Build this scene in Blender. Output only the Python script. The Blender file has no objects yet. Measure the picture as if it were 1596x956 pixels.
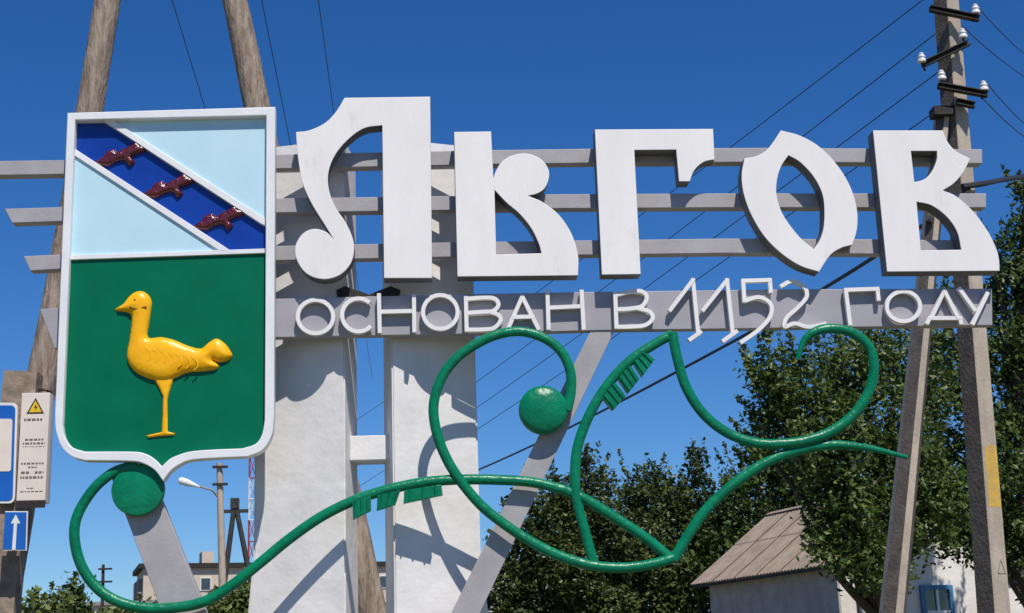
import bpy, bmesh, math, random
import numpy as np
from mathutils import Vector, Matrix
from mathutils.geometry import delaunay_2d_cdt
R_ = math.radians
random.seed(7); rng = np.random.default_rng(11)
scene = bpy.context.scene
col = scene.collection

# ------------------------------------------------------------------ camera
W, H, F = 1596.0, 956.0, 2300.0
cam_d = bpy.data.cameras.new('camera'); cam = bpy.data.objects.new('camera', cam_d); col.objects.link(cam)
CAM = Vector((0, -10.4, 1.6))
ROT = Matrix.Rotation(R_(-3.7), 3, 'Z') @ Matrix.Rotation(R_(90 + 14.05), 3, 'X') @ Matrix.Rotation(R_(-1.87), 3, 'Z')
cam.matrix_world = Matrix.Translation(CAM) @ ROT.to_4x4()
cam_d.sensor_fit = 'HORIZONTAL'; cam_d.sensor_width = 36; cam_d.lens = 36 * F / W
cam_d.clip_start = 0.1; cam_d.clip_end = 3000
scene.camera = cam

# ------------------------------------------------------------------ sky, sun, exposure
SUN_EL, SUN_AZ = 56.0, 17.5           # elevation; degrees to the right of straight behind the camera
sd = Vector((math.sin(R_(SUN_AZ)) * math.cos(R_(SUN_EL)), -math.cos(R_(SUN_AZ)) * math.cos(R_(SUN_EL)), math.sin(R_(SUN_EL))))
wd = bpy.data.worlds.new('World'); scene.world = wd; wd.use_nodes = True
wn = wd.node_tree; wn.nodes.clear()
sky = wn.nodes.new('ShaderNodeTexSky'); sky.sky_type = 'NISHITA'; sky.sun_disc = False
sky.sun_elevation = R_(SUN_EL); sky.sun_rotation = math.atan2(sd.x, sd.y)
sky.altitude = 200; sky.air_density = 1.0; sky.dust_density = 0.0; sky.ozone_density = 3.0
hs = wn.nodes.new('ShaderNodeHueSaturation'); hs.inputs['Saturation'].default_value = 1.17; hs.inputs['Value'].default_value = 1.04; hs.inputs['Hue'].default_value = 0.506
bg = wn.nodes.new('ShaderNodeBackground'); bg.inputs['Strength'].default_value = 0.085
wo = wn.nodes.new('ShaderNodeOutputWorld')
tint = wn.nodes.new('ShaderNodeMix'); tint.data_type = 'RGBA'; tint.blend_type = 'MULTIPLY'; tint.inputs['Factor'].default_value = 1.0
tint.inputs['B'].default_value = (0.66, 0.84, 1.06, 1)      # the deep polarised blue of a clear summer sky, the same all over
wn.links.new(sky.outputs[0], tint.inputs['A']); wn.links.new(tint.outputs['Result'], hs.inputs['Color']); wn.links.new(hs.outputs[0], bg.inputs['Color']); wn.links.new(bg.outputs[0], wo.inputs['Surface'])
sl = bpy.data.lights.new('sun', 'SUN'); sl.energy = 4.3; sl.angle = R_(0.53); sl.color = (1.0, 0.935, 0.85)
so = bpy.data.objects.new('sun', sl); col.objects.link(so); so.location = (5, -20, 30)
so.rotation_euler = (-sd).to_track_quat('-Z', 'Y').to_euler()
vs = scene.view_settings; vs.view_transform = 'Standard'; vs.look = 'None'; vs.exposure = 0.11; vs.gamma = 1; vs.use_curve_mapping = False
scene.cycles.max_bounces = 6; scene.cycles.transparent_max_bounces = 8

# ------------------------------------------------------------------ helpers: projection used to measure real positions
def ray(x, y): return ROT @ Vector(((x - W/2) / F, -(y - H/2) / F, -1))
def P(x, y, Y=0.0):
    d = ray(x, y); t = (Y - CAM.y) / d.y; return CAM + d * t
def PP(x, y, pt, n):
    d = ray(x, y); t = (pt - CAM).dot(n) / d.dot(n); return CAM + d * t
def mpp(Y): return (Y - CAM.y) / F * 1.02     # metres per photo pixel at depth Y

# ------------------------------------------------------------------ materials
MATS = {}
def mat(name, c1, c2=None, scale=6.0, rough=0.6, bump=0.0, bscale=40.0, spec=0.4, stretch=(1, 1, 1), detail=6, contrast=(0.35, 0.65), metal=0.0, c3=None, s3=2.0, t3=(0.58, 0.7), coat=0.0):
    m = bpy.data.materials.new(name); m.use_nodes = True; MATS[name] = m
    nt = m.node_tree; N = nt.nodes; L = nt.links; b = N['Principled BSDF']
    b.inputs['Roughness'].default_value = rough; b.inputs['Specular IOR Level'].default_value = spec; b.inputs['Metallic'].default_value = metal
    if coat: b.inputs['Coat Weight'].default_value = coat; b.inputs['Coat Roughness'].default_value = 0.12
    tc = N.new('ShaderNodeTexCoord'); mp = N.new('ShaderNodeMapping'); mp.inputs['Scale'].default_value = stretch
    L.new(tc.outputs['Object'], mp.inputs['Vector'])
    if c2 is None: c2 = tuple(v * 0.88 for v in c1)
    no = N.new('ShaderNodeTexNoise'); no.inputs['Scale'].default_value = scale; no.inputs['Detail'].default_value = detail; no.inputs['Roughness'].default_value = 0.62
    L.new(mp.outputs[0], no.inputs['Vector'])
    cr = N.new('ShaderNodeValToRGB'); cr.color_ramp.elements[0].position = contrast[0]; cr.color_ramp.elements[1].position = contrast[1]
    cr.color_ramp.elements[0].color = (*c2, 1); cr.color_ramp.elements[1].color = (*c1, 1)
    L.new(no.outputs['Fac'], cr.inputs['Fac']); out = cr.outputs['Color']
    if c3 is not None:
        n3 = N.new('ShaderNodeTexNoise'); n3.inputs['Scale'].default_value = s3; n3.inputs['Detail'].default_value = 8; n3.inputs['Roughness'].default_value = 0.7
        L.new(mp.outputs[0], n3.inputs['Vector'])
        r3 = N.new('ShaderNodeMapRange'); r3.inputs['From Min'].default_value = t3[0]; r3.inputs['From Max'].default_value = t3[1]
        L.new(n3.outputs['Fac'], r3.inputs['Value'])
        mx = N.new('ShaderNodeMix'); mx.data_type = 'RGBA'; mx.inputs['B'].default_value = (*c3, 1)
        L.new(r3.outputs['Result'], mx.inputs['Factor']); L.new(out, mx.inputs['A']); out = mx.outputs['Result']
    L.new(out, b.inputs['Base Color'])
    if bump:
        nb = N.new('ShaderNodeTexNoise'); nb.inputs['Scale'].default_value = bscale; nb.inputs['Detail'].default_value = 5
        L.new(mp.outputs[0], nb.inputs['Vector'])
        bp = N.new('ShaderNodeBump'); bp.inputs['Strength'].default_value = bump; bp.inputs['Distance'].default_value = 0.02
        L.new(nb.outputs['Fac'], bp.inputs['Height']); L.new(bp.outputs[0], b.inputs['Normal'])
    return m
def leafmat(name, a, b_, c, sat=1.0):
    m = bpy.data.materials.new(name); m.use_nodes = True; MATS[name] = m
    nt = m.node_tree; N = nt.nodes; L = nt.links; p = N['Principled BSDF']
    g = N.new('ShaderNodeNewGeometry'); cr = N.new('ShaderNodeValToRGB')
    cr.color_ramp.elements[0].color = (*a, 1); cr.color_ramp.elements[1].color = (*c, 1)
    e = cr.color_ramp.elements.new(0.5); e.color = (*b_, 1)
    L.new(g.outputs['Random Per Island'], cr.inputs['Fac']); L.new(cr.outputs[0], p.inputs['Base Color'])
    p.inputs['Roughness'].default_value = 0.38; p.inputs['Specular IOR Level'].default_value = 0.3
    tr = N.new('ShaderNodeBsdfTranslucent'); L.new(cr.outputs[0], tr.inputs['Color'])
    mx = N.new('ShaderNodeMixShader'); mx.inputs[0].default_value = 0.3
    L.new(p.outputs[0], mx.inputs[1]); L.new(tr.outputs[0], mx.inputs[2]); L.new(mx.outputs[0], N['Material Output'].inputs['Surface'])
    return m
M_letter = mat('letter_white_paint', (0.82, 0.80, 0.785), (0.77, 0.745, 0.73), 2.2, 0.5, 0.06, 30, c3=(0.64, 0.58, 0.52), s3=3.5, t3=(0.6, 0.82), stretch=(1.6, 1, 0.55))
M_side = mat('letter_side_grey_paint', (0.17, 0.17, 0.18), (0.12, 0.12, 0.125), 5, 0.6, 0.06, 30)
M_white = mat('frame_white_paint', (0.80, 0.81, 0.82), (0.72, 0.735, 0.75), 5, 0.45, 0.05, 40)
M_plaster = mat('pylon_whitewash', (0.77, 0.755, 0.745), (0.69, 0.675, 0.66), 3.5, 0.8, 0.35, 9, spec=0.2, c3=(0.60, 0.56, 0.52), s3=3.2, t3=(0.63, 0.8))
M_grey = mat('rail_grey_paint', (0.40, 0.385, 0.40), (0.33, 0.315, 0.325), 4, 0.55, 0.08, 50, c3=(0.34, 0.29, 0.25), s3=2.5, t3=(0.6, 0.75))
M_board = mat('board_grey_paint', (0.37, 0.36, 0.39), (0.32, 0.31, 0.335), 1.6, 0.5, 0.06, 30, stretch=(1, 1, 3))
M_greenpanel = mat('green_enamel_panel', (0.0, 0.150, 0.074), (0.0, 0.128, 0.062), 4, 0.38, 0.03, 30, spec=0.15, c3=(0.06, 0.20, 0.13), s3=14, t3=(0.70, 0.80))
M_green = mat('vine_green_enamel', (0.002, 0.205, 0.100), (0.0, 0.145, 0.068), 5, 0.30, 0.35, 22, spec=0.28, c3=(0.05, 0.21, 0.13), s3=11, t3=(0.62, 0.75))
M_pale = mat('pale_blue_enamel', (0.52, 0.74, 0.83), (0.46, 0.69, 0.79), 2.5, 0.4, 0.03, 30)
M_blue = mat('deep_blue_enamel', (0.004, 0.048, 0.34), (0.003, 0.036, 0.27), 3, 0.3, 0.05, 30)
M_red = mat('dark_red_enamel', (0.13, 0.010, 0.012), (0.07, 0.005, 0.008), 30, 0.18, 0.6, 28, spec=0.5, coat=0.6)
M_yellow = mat('ochre_yellow_enamel', (0.96, 0.50, 0.008), (0.90, 0.42, 0.005), 8, 0.3, 0.12, 30, spec=0.3)
M_eye = mat('brown_line_paint', (0.28, 0.11, 0.01), None, 8, 0.4)
M_wood = mat('weathered_pole_wood', (0.40, 0.325, 0.26), (0.20, 0.15, 0.115), 5, 0.9, 0.9, 12, spec=0.15, stretch=(4, 4, 0.8), c3=(0.07, 0.05, 0.038), s3=2.6, t3=(0.58, 0.68))
M_stub = mat('stub_aged_concrete', (0.34, 0.27, 0.21), (0.20, 0.155, 0.12), 7, 0.9, 0.5, 20, spec=0.15)
M_conc = mat('pole_concrete', (0.50, 0.425, 0.34), (0.39, 0.33, 0.265), 4, 0.9, 0.3, 40, spec=0.15, stretch=(1.5, 1.5, 0.8), c3=(0.22, 0.185, 0.15), s3=3.2, t3=(0.62, 0.78))
M_cdark = mat('shade_side_concrete', (0.15, 0.13, 0.115), (0.095, 0.082, 0.074), 8, 0.9, 0.4, 35, spec=0.15)  # shade of the shaft's left face put into the colour; also darkens prop facets
M_yel2 = mat('faded_yellow_paint', (0.66, 0.42, 0.06), (0.50, 0.33, 0.10), 9, 0.8, 0.2, 30, c3=(0.38, 0.31, 0.22), s3=6, t3=(0.55, 0.66))
M_steel = mat('dark_rusty_steel', (0.035, 0.026, 0.022), (0.018, 0.014, 0.013), 12, 0.7, 0.3, 30)
M_porc = mat('white_porcelain', (0.78, 0.78, 0.78), (0.68, 0.68, 0.68), 10, 0.15, spec=0.6)
M_wire = mat('dark_wire', (0.03, 0.03, 0.034), None, 10, 0.6)
M_signblue = mat('road_sign_blue', (0.012, 0.13, 0.52), (0.01, 0.11, 0.46), 3, 0.35)
M_signwhite = mat('road_sign_white', (0.80, 0.80, 0.78), None, 3, 0.4)
M_cream = mat('box_cream_paint', (0.78, 0.70, 0.62), (0.72, 0.64, 0.56), 4, 0.5)
M_ink = mat('faded_print_ink', (0.16, 0.14, 0.13), None, 10, 0.7)
M_warn = mat('warning_yellow', (0.85, 0.55, 0.02), None, 10, 0.5)
M_black = mat('black_print', (0.02, 0.02, 0.02), None, 10, 0.6)
M_slate = mat('weathered_slate_roof', (0.36, 0.29, 0.225), (0.26, 0.205, 0.16), 3.0, 0.9, 0.3, 12, spec=0.15, c3=(0.22, 0.18, 0.15), s3=0.9, t3=(0.55, 0.75))
M_hwall = mat('house_limewash', (0.80, 0.77, 0.73), (0.66, 0.62, 0.57), 1.6, 0.9, 0.5, 8, spec=0.1, c3=(0.48, 0.43, 0.38), s3=1.1, t3=(0.6, 0.72))
M_hgrey = mat('house_shaded_grey', (0.44, 0.415, 0.39), (0.33, 0.31, 0.295), 3, 0.95, 0.5, 10, spec=0.1)  # grey side wall, made darker so the colour carries its shade
M_bluewood = mat('window_blue_paint', (0.06, 0.22, 0.38), (0.045, 0.17, 0.30), 8, 0.5)
M_glass = mat('dim_window_glass', (0.05, 0.065, 0.075), (0.03, 0.04, 0.045), 2, 0.06, spec=0.8)
M_darkwood = mat('dark_tarred_wood', (0.055, 0.05, 0.048), (0.03, 0.028, 0.027), 5, 0.9)
M_bark = mat('tree_bark', (0.09, 0.068, 0.05), (0.045, 0.035, 0.028), 10, 0.9, 0.6, 20, stretch=(4, 4, 0.8))
M_ground = mat('dry_grass_ground', (0.13, 0.135, 0.06), (0.20, 0.165, 0.11), 0.4, 0.95, 0.5, 4, spec=0.1)
M_brickpale = mat('pale_silicate_brick', (0.62, 0.52, 0.42), (0.54, 0.45, 0.36), 0.5, 0.9)
M_panelgrey = mat('balcony_grey', (0.30, 0.29, 0.28), (0.24, 0.23, 0.22), 0.5, 0.9)
M_redp = mat('mast_red', (0.42, 0.05, 0.05), None, 3, 0.6)
M_leafA = leafmat('apricot_leaf', (0.040, 0.074, 0.014), (0.080, 0.130, 0.026), (0.17, 0.215, 0.058))
M_leafB = leafmat('walnut_leaf', (0.028, 0.058, 0.012), (0.058, 0.100, 0.021), (0.13, 0.175, 0.042))
M_leafC = leafmat('dark_cherry_leaf', (0.030, 0.050, 0.012), (0.060, 0.090, 0.019), (0.13, 0.155, 0.042))
M_leafD = leafmat('willow_leaf', (0.07, 0.10, 0.022), (0.12, 0.155, 0.035), (0.19, 0.22, 0.06))

# ------------------------------------------------------------------ object helpers
def tag(o, label=None, cat=None, group=None, kind=None):
    if label: o['label'] = label
    if cat: o['category'] = cat
    if group: o['group'] = group
    if kind: o['kind'] = kind
    return o
def empty(name, loc, label=None, cat=None, group=None):
    o = bpy.data.objects.new(name, None); col.objects.link(o); o.location = loc; o.empty_display_size = 0.2
    return tag(o, label, cat, group)
def link(name, me, material, parent=None, smooth=None):
    if material is not None and not me.materials: me.materials.append(material)
    if smooth is not None:
        for p in me.polygons: p.use_smooth = True
        if smooth < 3: me.set_sharp_from_angle(angle=smooth)
    o = bpy.data.objects.new(name, me); col.objects.link(o)
    if parent is not None:
        o.parent = parent; o.matrix_parent_inverse = Matrix.Translation(-parent.location) if parent.parent is None else Matrix.Identity(4)
    return o
def mesh(name, verts, faces, material, parent=None, smooth=None):
    me = bpy.data.meshes.new(name); me.from_pydata([tuple(v) for v in verts], [], faces); me.update()
    return link(name, me, material, parent, smooth)
def fixn(o):
    bm = bmesh.new(); bm.from_mesh(o.data); bmesh.ops.recalc_face_normals(bm, faces=bm.faces); bm.to_mesh(o.data); bm.free(); return o
def cr(pts, n=6, closed=False):
    """Catmull-Rom through the points"""
    pts = [Vector(p) for p in pts]; out = []; m = len(pts)
    rngk = range(m) if closed else range(m - 1)
    for i in rngk:
        if closed: p0, p1, p2, p3 = pts[i-1], pts[i], pts[(i+1) % m], pts[(i+2) % m]
        else:
            p1, p2 = pts[i], pts[i+1]
            p0 = pts[i-1] if i > 0 else p1 * 2 - p2
            p3 = pts[i+2] if i + 2 < m else p2 * 2 - p1
        for k in range(n):
            t = k / n
            out.append(0.5 * ((2*p1) + (p2-p0)*t + (2*p0-5*p1+4*p2-p3)*t*t + (3*p1-p0-3*p2+p3)*t**3))
    if not closed: out.append(pts[-1])
    return out
def path(*segs, n=6):
    out = []
    for s in segs:
        q = cr(s, n) if len(s) > 2 else [Vector(s[0]), Vector(s[1])]
        out += q[:-1]
    return out
def plate(name, outlines, Y0, depth, material, parent=None, bevel=0.006, smooth=0.5, world=False):
    """closed outlines (photo-measured, or (x,z) if world) extruded from front plane Y0 backwards by depth; later outlines are holes"""
    cu = bpy.data.curves.new(name, 'CURVE'); cu.dimensions = '2D'; cu.fill_mode = 'BOTH'
    cu.extrude = depth/2 - bevel; cu.bevel_depth = bevel; cu.bevel_resolution = 1; cu.offset = -bevel
    for ol in outlines:
        q = [(v[0], v[1]) if world else (lambda w: (w.x, w.z))(P(v[0], v[1], Y0)) for v in ol]
        clean = [q[0]]
        for a in q[1:]:
            if abs(a[0]-clean[-1][0]) + abs(a[1]-clean[-1][1]) > 1e-4: clean.append(a)
        sp = cu.splines.new('POLY'); sp.points.add(len(clean) - 1); sp.use_cyclic_u = True
        for k, a in enumerate(clean): sp.points[k].co = (a[0], a[1], 0, 1)
    tmp = bpy.data.objects.new('tmp', cu); col.objects.link(tmp)
    bpy.context.view_layer.update()
    me = bpy.data.meshes.new_from_object(tmp.evaluated_get(bpy.context.evaluated_depsgraph_get()))
    bpy.data.objects.remove(tmp); bpy.data.curves.remove(cu)
    me.name = name; me.materials.clear()
    # local (x, y, z) -> world (x, Y0+depth/2 - z, y)
    me.transform(Matrix(((1,0,0,0),(0,0,-1,Y0+depth/2),(0,1,0,0),(0,0,0,1))))
    return link(name, me, material, parent, smooth)
def tube_data(pts, rad, seg=8, flat=1.0, ref=Vector((0,1,0)), caps=True, closed=False, square=False):
    pts = [Vector(p) for p in pts]; n = len(pts); V = []; Fc = []
    for i, p in enumerate(pts):
        if closed: t = pts[(i+1) % n] - pts[i-1]
        else: t = pts[min(i+1, n-1)] - pts[max(i-1, 0)]
        t.normalize(); r = ref
        if abs(t.dot(r)) > 0.95: r = Vector((1, 0, 0))
        a = t.cross(r).normalized(); b = a.cross(t).normalized()
        rr = rad[i] if isinstance(rad, (list, tuple)) else rad
        for k in range(seg):
            th = 2*math.pi*(k + (0.5 if square else 0))/seg; s = 1.414 if square else 1
            V.append(p + a*math.cos(th)*rr*s + b*math.sin(th)*rr*flat*s)
    m = n if closed else n - 1
    for i in range(m):
        for k in range(seg):
            j = (i+1) % n
            Fc.append((i*seg+k, i*seg+(k+1) % seg, j*seg+(k+1) % seg, j*seg+k))
    if caps and not closed:
        Fc.append(tuple(reversed(range(seg)))); Fc.append(tuple(range((n-1)*seg, n*seg)))
    return V, Fc
def tube(name, pts, rad, material, parent=None, seg=8, flat=1.0, ref=Vector((0,1,0)), closed=False, smooth=0.9, square=False):
    V, Fc = tube_data(pts, rad, seg, flat, ref, True, closed, square)
    return fixn(mesh(name, V, Fc, material, parent, None if square else smooth))
def join_data(parts):
    V = []; Fc = []
    for v, f in parts:
        o = len(V); V += list(v); Fc += [tuple(i+o for i in q) for q in f]
    return V, Fc
def box_data(c, sx, sy, sz, rot=None):
    V = [Vector((x*sx/2, y*sy/2, z*sz/2)) for x in (-1,1) for y in (-1,1) for z in (-1,1)]
    if rot is not None: V = [rot @ v for v in V]
    V = [v + Vector(c) for v in V]
    return V, [(0,1,3,2),(4,6,7,5),(0,4,5,1),(2,3,7,6),(0,2,6,4),(1,5,7,3)]
def box(name, c, sx, sy, sz, material, parent=None, rot=None, bevel=0.0):
    V, Fc = box_data(c, sx, sy, sz, rot)
    o = fixn(mesh(name, V, Fc, material, parent))
    if bevel:
        bm = bmesh.new(); bm.from_mesh(o.data)
        bmesh.ops.bevel(bm, geom=list(bm.edges), offset=bevel, segments=2, affect='EDGES'); bm.to_mesh(o.data); bm.free()
    return o
def lathe_data(prof, base, axis, seg=12):
    axis = Vector(axis).normalized(); q = Vector((0,0,1)).rotation_difference(axis); V = []; Fc = []
    for r, z in prof:
        for k in range(seg):
            a = 2*math.pi*k/seg; V.append(Vector(base) + q @ Vector((r*math.cos(a), r*math.sin(a), z)))
    for i in range(len(prof)-1):
        for k in range(seg): Fc.append((i*seg+k, i*seg+(k+1)%seg, (i+1)*seg+(k+1)%seg, (i+1)*seg+k))
    Fc.append(tuple(reversed(range(seg)))); Fc.append(tuple(range((len(prof)-1)*seg, len(prof)*seg)))
    return V, Fc
def lathe(name, prof, base, axis, material, parent=None, seg=12, smooth=0.8):
    V, Fc = lathe_data(prof, base, axis, seg); return fixn(mesh(name, V, Fc, material, parent, smooth))
def prism(name, plan, z0, z1, material, parent=None, taper=None):
    n = len(plan); V = [Vector((x, y, z0)) for x, y in plan] + [Vector((x, y, z1)) for x, y in plan]
    Fc = [(i, (i+1)%n, n+(i+1)%n, n+i) for i in range(n)] + [tuple(range(n)), tuple(range(n, 2*n))]
    return fixn(mesh(name, V, Fc, material, parent))

# ------------------------------------------------------------------ ground
gs = 40; V = []; Fc = []
ext = [-900,-400,-200,-110,-70,-45,-30,-20,-14,-9,-6,-3,0,3,6,9,14,20,30,45,70,110,200,400,900]
for y in ext:
    for x in ext: V.append((x, y, 0 if abs(x) < 10 and abs(y) < 12 else random.uniform(-.12, .02)))
n = len(ext)
for j in range(n-1):
    for i in range(n-1): Fc.append((j*n+i, j*n+i+1, (j+1)*n+i+1, (j+1)*n+i))
tag(mesh('ground', V, Fc, M_ground, smooth=3.2), kind='structure')

# ------------------------------------------------------------------ white pylon behind the sign
pyl = empty('concrete_pylon', (P(575, 500, .3).x, .3, 0), 'tall whitewashed split concrete pylon rising behind the letters and green vine', 'pylon')
def X(px, Y, py=520): return P(px, py, Y).x
PY0 = 0.125
ztop = P(500, 223, .2).z
def pillar(plan, flare, shift):
    zs = [(0, 1.0), (1.45, .5), (2.05, 0.12), (2.5, 0.0), (3.4, 0.0), (4.4, 0.0), (ztop, 0.0)]
    V = []; n = len(plan)
    for z, k in zs:
        for (x, y), fl in zip(plan, flare): V.append((x + fl*k, y + (0 if k == 0 else 0), z))
    Fc = []
    for i in range(len(zs)-1):
        for k in range(n): Fc.append((i*n+k, i*n+(k+1)%n, (i+1)*n+(k+1)%n, (i+1)*n+k))
    Fc += [tuple(range(n)), tuple(range((len(zs)-1)*n, len(zs)*n))]
    o = fixn(mesh('pillar', V, Fc, M_plaster, pyl))
    bm = bmesh.new(); bm.from_mesh(o.data)
    vert = [e for e in bm.edges if abs(e.verts[0].co.z - e.verts[1].co.z) > .2]
    bmesh.ops.bevel(bm, geom=vert, offset=.012, segments=2, affect='EDGES'); bm.to_mesh(o.data); bm.free()
    return o
pillar([(X(537,PY0),PY0),(X(399,.32),.32),(X(399,.62)+.02,.62),(X(556,.62),.62)], [0,-.32,-.32,0], 0)
pillar([(X(610,PY0),PY0),(X(740,.32),.32),(X(738,.62),.62),(X(597,.62),.62)], [0,.36,.36,0], 0)
a = P(546, 679, .3); b = P(609, 717, .3)
box('cross_bar', ((a.x+b.x)/2, .42, (a.z+b.z)/2), b.x-a.x+.02, .22, a.z-b.z, M_plaster, pyl, bevel=.008)
a = P(548, 300, .4); b = P(605, 300, .4)
for s, x0, x1 in ((0, 527, 556), (1, 594, 626)):
    plate('bracket', [[(x0, 448), (x0+8, 441), (575, 458), (x1, 441), (x1+4, 450), (x1, 463), (575, 470), (x0, 463)] if False else ([(524,452),(538,446),(575,459),(575,467),(526,466)] if s == 0 else [(575.5,459),(608,446),(624,452),(622,465),(575.5,467)])], .11, .03, M_steel, pyl, bevel=.003)

# ------------------------------------------------------------------ grey steel frame that carries the letters
frame = empty('sign_frame', (P(500, 500, .05).x, .05, 0), 'grey painted steel frame of three long rails and two slanting struts', 'frame')
def rail(top, h, cut, y0=0.0, d=.10):
    bot = [(x + (cut if i == 0 else 0), y + h) for i, (x, y) in enumerate(top)]
    return plate('rail', [top + bot[::-1]], y0, d, M_grey, frame, bevel=.004, smooth=.4)
rail([(-60,253.5),(0,251),(99,249.5),(430,241),(769,234),(918,232),(1193,230.5),(1531,232.7)], 22, 12)
rail([(7,325.5),(95,323),(430,309.5),(675,306),(850,303),(1130,301.5),(1537,301.5)], 22, 12)
rail([(37,399.5),(90,397),(430,383.5),(700,378),(901,375),(1130,372),(1335,373),(1535,375)], 22.5, 10)
def strut(l0, l1, r0, r1):
    L0, L1, Q0, Q1 = [P(*q, 0.01) for q in (l0, l1, r0, r1)]
    def down(a, b):
        t = (a.z + .1) / (a.z - b.z); return a + (b - a) * t
    LB, QB = down(L0, L1), down(Q0, Q1)
    return plate('strut', [[(L0.x, L0.z), (Q0.x, Q0.z), (QB.x, QB.z), (LB.x, LB.z)]], .01, .09, M_grey, frame, bevel=.004, world=True)
strut((921,515), (703,956), (959,513), (748,956))
strut((170,735), (249,946), (230,724), (314,935))

# ------------------------------------------------------------------ large letters
LD = .14
def big(label, *outs):
    o = plate('large_letter', outs, -LD, LD - .002, M_letter, None, bevel=.004, smooth=.45)
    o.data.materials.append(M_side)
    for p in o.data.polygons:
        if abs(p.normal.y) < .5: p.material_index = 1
    return tag(o, label, 'letter', 'big letters of the town name')
big('tall white letter Л with a curled round foot, first of the word',
    path([(537,152.4),(670.6,150.7)],[(670.6,150.7),(673.7,433.8)],[(673.7,433.8),(598.5,433.8)],[(598.5,433.8),(595.7,195.6)],
         [(595.7,195.6),(568,200),(544,216.3),(523.2,240.5),(512.2,268),(512.8,295.7),(523.2,323.3),(537,344),(547.4,364.7),(552,385.4),(547.4,409.6),(530,428.6),(504,435.5),(478.3,427),(462.8,406),(460.4,383.7),(471.4,364.7),(488.7,356.8),(507.7,361.3),(519,371.6)],
         [(519,371.6),(504,347.5),(485,316.4),(471.4,285.3),(464.5,247.4),(461,206)],
         [(461,206),(481.8,203.2),(506,192),(523,175),(537,152.4)]))
big('white soft sign letter Ь with a ball ended bowl',
    path([(707.6,205.8),(765.6,205)],[(765.6,205),(769,276.7)],
         [(769,276.7),(773.5,265),(783.8,250.3),(801.3,241.5),(821.8,239.5),(842.4,247.4),(854,262),(855.8,276.7),(849.7,292.8),(838,301.6),(823.3,305.4)],
         [(823.3,305.4),(845.3,314.8),(868.7,332.4),(886.3,355.8),(896.6,379.2),(901.5,402.7),(901,429.6)],[(901,429.6),(712.9,431.4)],[(712.9,431.4),(707.6,205.8)]),
    path([(770.9,296.6),(773.5,396.8)],[(773.5,396.8),(843.8,394.8)],[(843.8,394.8),(839.4,379.2),(827.7,355.8),(810,333.8),(789.6,316.2),(770.9,296.6)]))
big('white letter Г with a curved hanging serif, middle of the word',
    path([(927,202),(1111.5,201)],[(1111.5,201),(1113.9,248.9)],[(1113.9,248.9),(1099,251.8),(1087.5,259.7),(1080.2,269.4),(1075.2,283)],[(1075.2,283),(1058.2,283)],[(1058.2,283),(1053.8,233.6)],[(1053.8,233.6),(988.8,234.2)],[(988.8,234.2),(998.7,427.6)],[(998.7,427.6),(938,428.5)],[(938,428.5),(927,202)]))
big('white pointed oval letter О with notched corners',
    path([(1217,203.4),(1247,211.6),(1276.5,228.3),(1302.8,254.7),(1321.9,284),(1332.7,311.8),(1336.8,338.2),(1335,361.6),(1328.6,382)],[(1328.6,382),(1311.6,386.5),(1294,398.2),(1276.5,424)],
         [(1276.5,424),(1247,414.3),(1217.9,395.3),(1191.5,369),(1171,335.2),(1159.3,303),(1155.8,273.7),(1160.2,246.8)],[(1160.2,246.8),(1179.8,243),(1197.4,231.3),(1217,203.4)]),
    path([(1229,242.4),(1247.2,253.2),(1267.7,275.2),(1280.8,300),(1284.7,323.5),(1283.8,352.8),(1278,373.3),(1268.3,388)],[(1268.3,388),(1250,373.3),(1232.5,352.8),(1217.9,329.4),(1210.5,303),(1211.4,279.6),(1217.9,259),(1229,242.4)]))
big('white letter В with two bowls, last of the word beside the concrete pole',
    path([(1360.5,203.4),(1469.8,203.4)],[(1469.8,203.4),(1477,221),(1490.3,235.7),(1512.3,247.4)],[(1512.3,247.4),(1502,267.9),(1487.3,285.4),(1469.8,297)],[(1469.8,297),(1490.3,306),(1516.6,329.4),(1538.6,358.7),(1551.8,385),(1557,402.6),(1558.2,422.5)],[(1558.2,422.5),(1382.5,423.7)],[(1382.5,423.7),(1360.5,203.4)]),
    path([(1420,235.7),(1460.4,235.7)],[(1460.4,235.7),(1459.5,250.3),(1452,267.9),(1440.5,279.6),(1425.3,284)],[(1425.3,284),(1420,235.7)]),
    path([(1428.8,314.7),(1452.2,320.6),(1475.6,338.2),(1491.7,361.6),(1498.2,389.4)],[(1498.2,389.4),(1435.5,390.3)],[(1435.5,390.3),(1428.8,314.7)]))

# ------------------------------------------------------------------ board with the founding date
insc = empty('inscription_board', (P(900, 490, .05).x, .05, P(900, 515, 0).z), 'long grey board reading ОСНОВАН В 1152 ГОДУ under the big letters', 'sign')
bt = [(62,482),(95,480),(430,466),(660,460),(930,455),(1240,451),(1546,450)]
bb = [(1547,507),(930,515),(724,520.5),(430,526),(85,543)]
plate('board', [bt + bb], 0.0, .085, M_board, insc, bevel=.004, smooth=.4)
def za(p): return (430 + p[0]/3.192, 420 + p[1]/3.192)
def zb(p): return (930 + p[0]/2.396, 420 + p[1]/2.396)
LY = -.035; _k = 0
def stroke(pts, closed=False):
    global _k
    _k = (_k + 1) % 5
    q = [P(p[0], p[1], LY - .0012*_k) for p in pts]
    if len(q) == 2:
        d = (q[1]-q[0]).normalized()*.011; q = [q[0]-d, q[1]+d]
    return tube_data(q, .0145, 4, 1.4, Vector((0,1,0)), True, closed, True)
def letter(*strokes):
    parts = []
    for s in strokes:
        cl = isinstance(s, tuple) and s[0] == 'c'
        parts.append(stroke(s[1] if cl else s, cl))
    V, Fc = join_data(parts); return fixn(mesh('letter', V, Fc, M_letter, insc))
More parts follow.
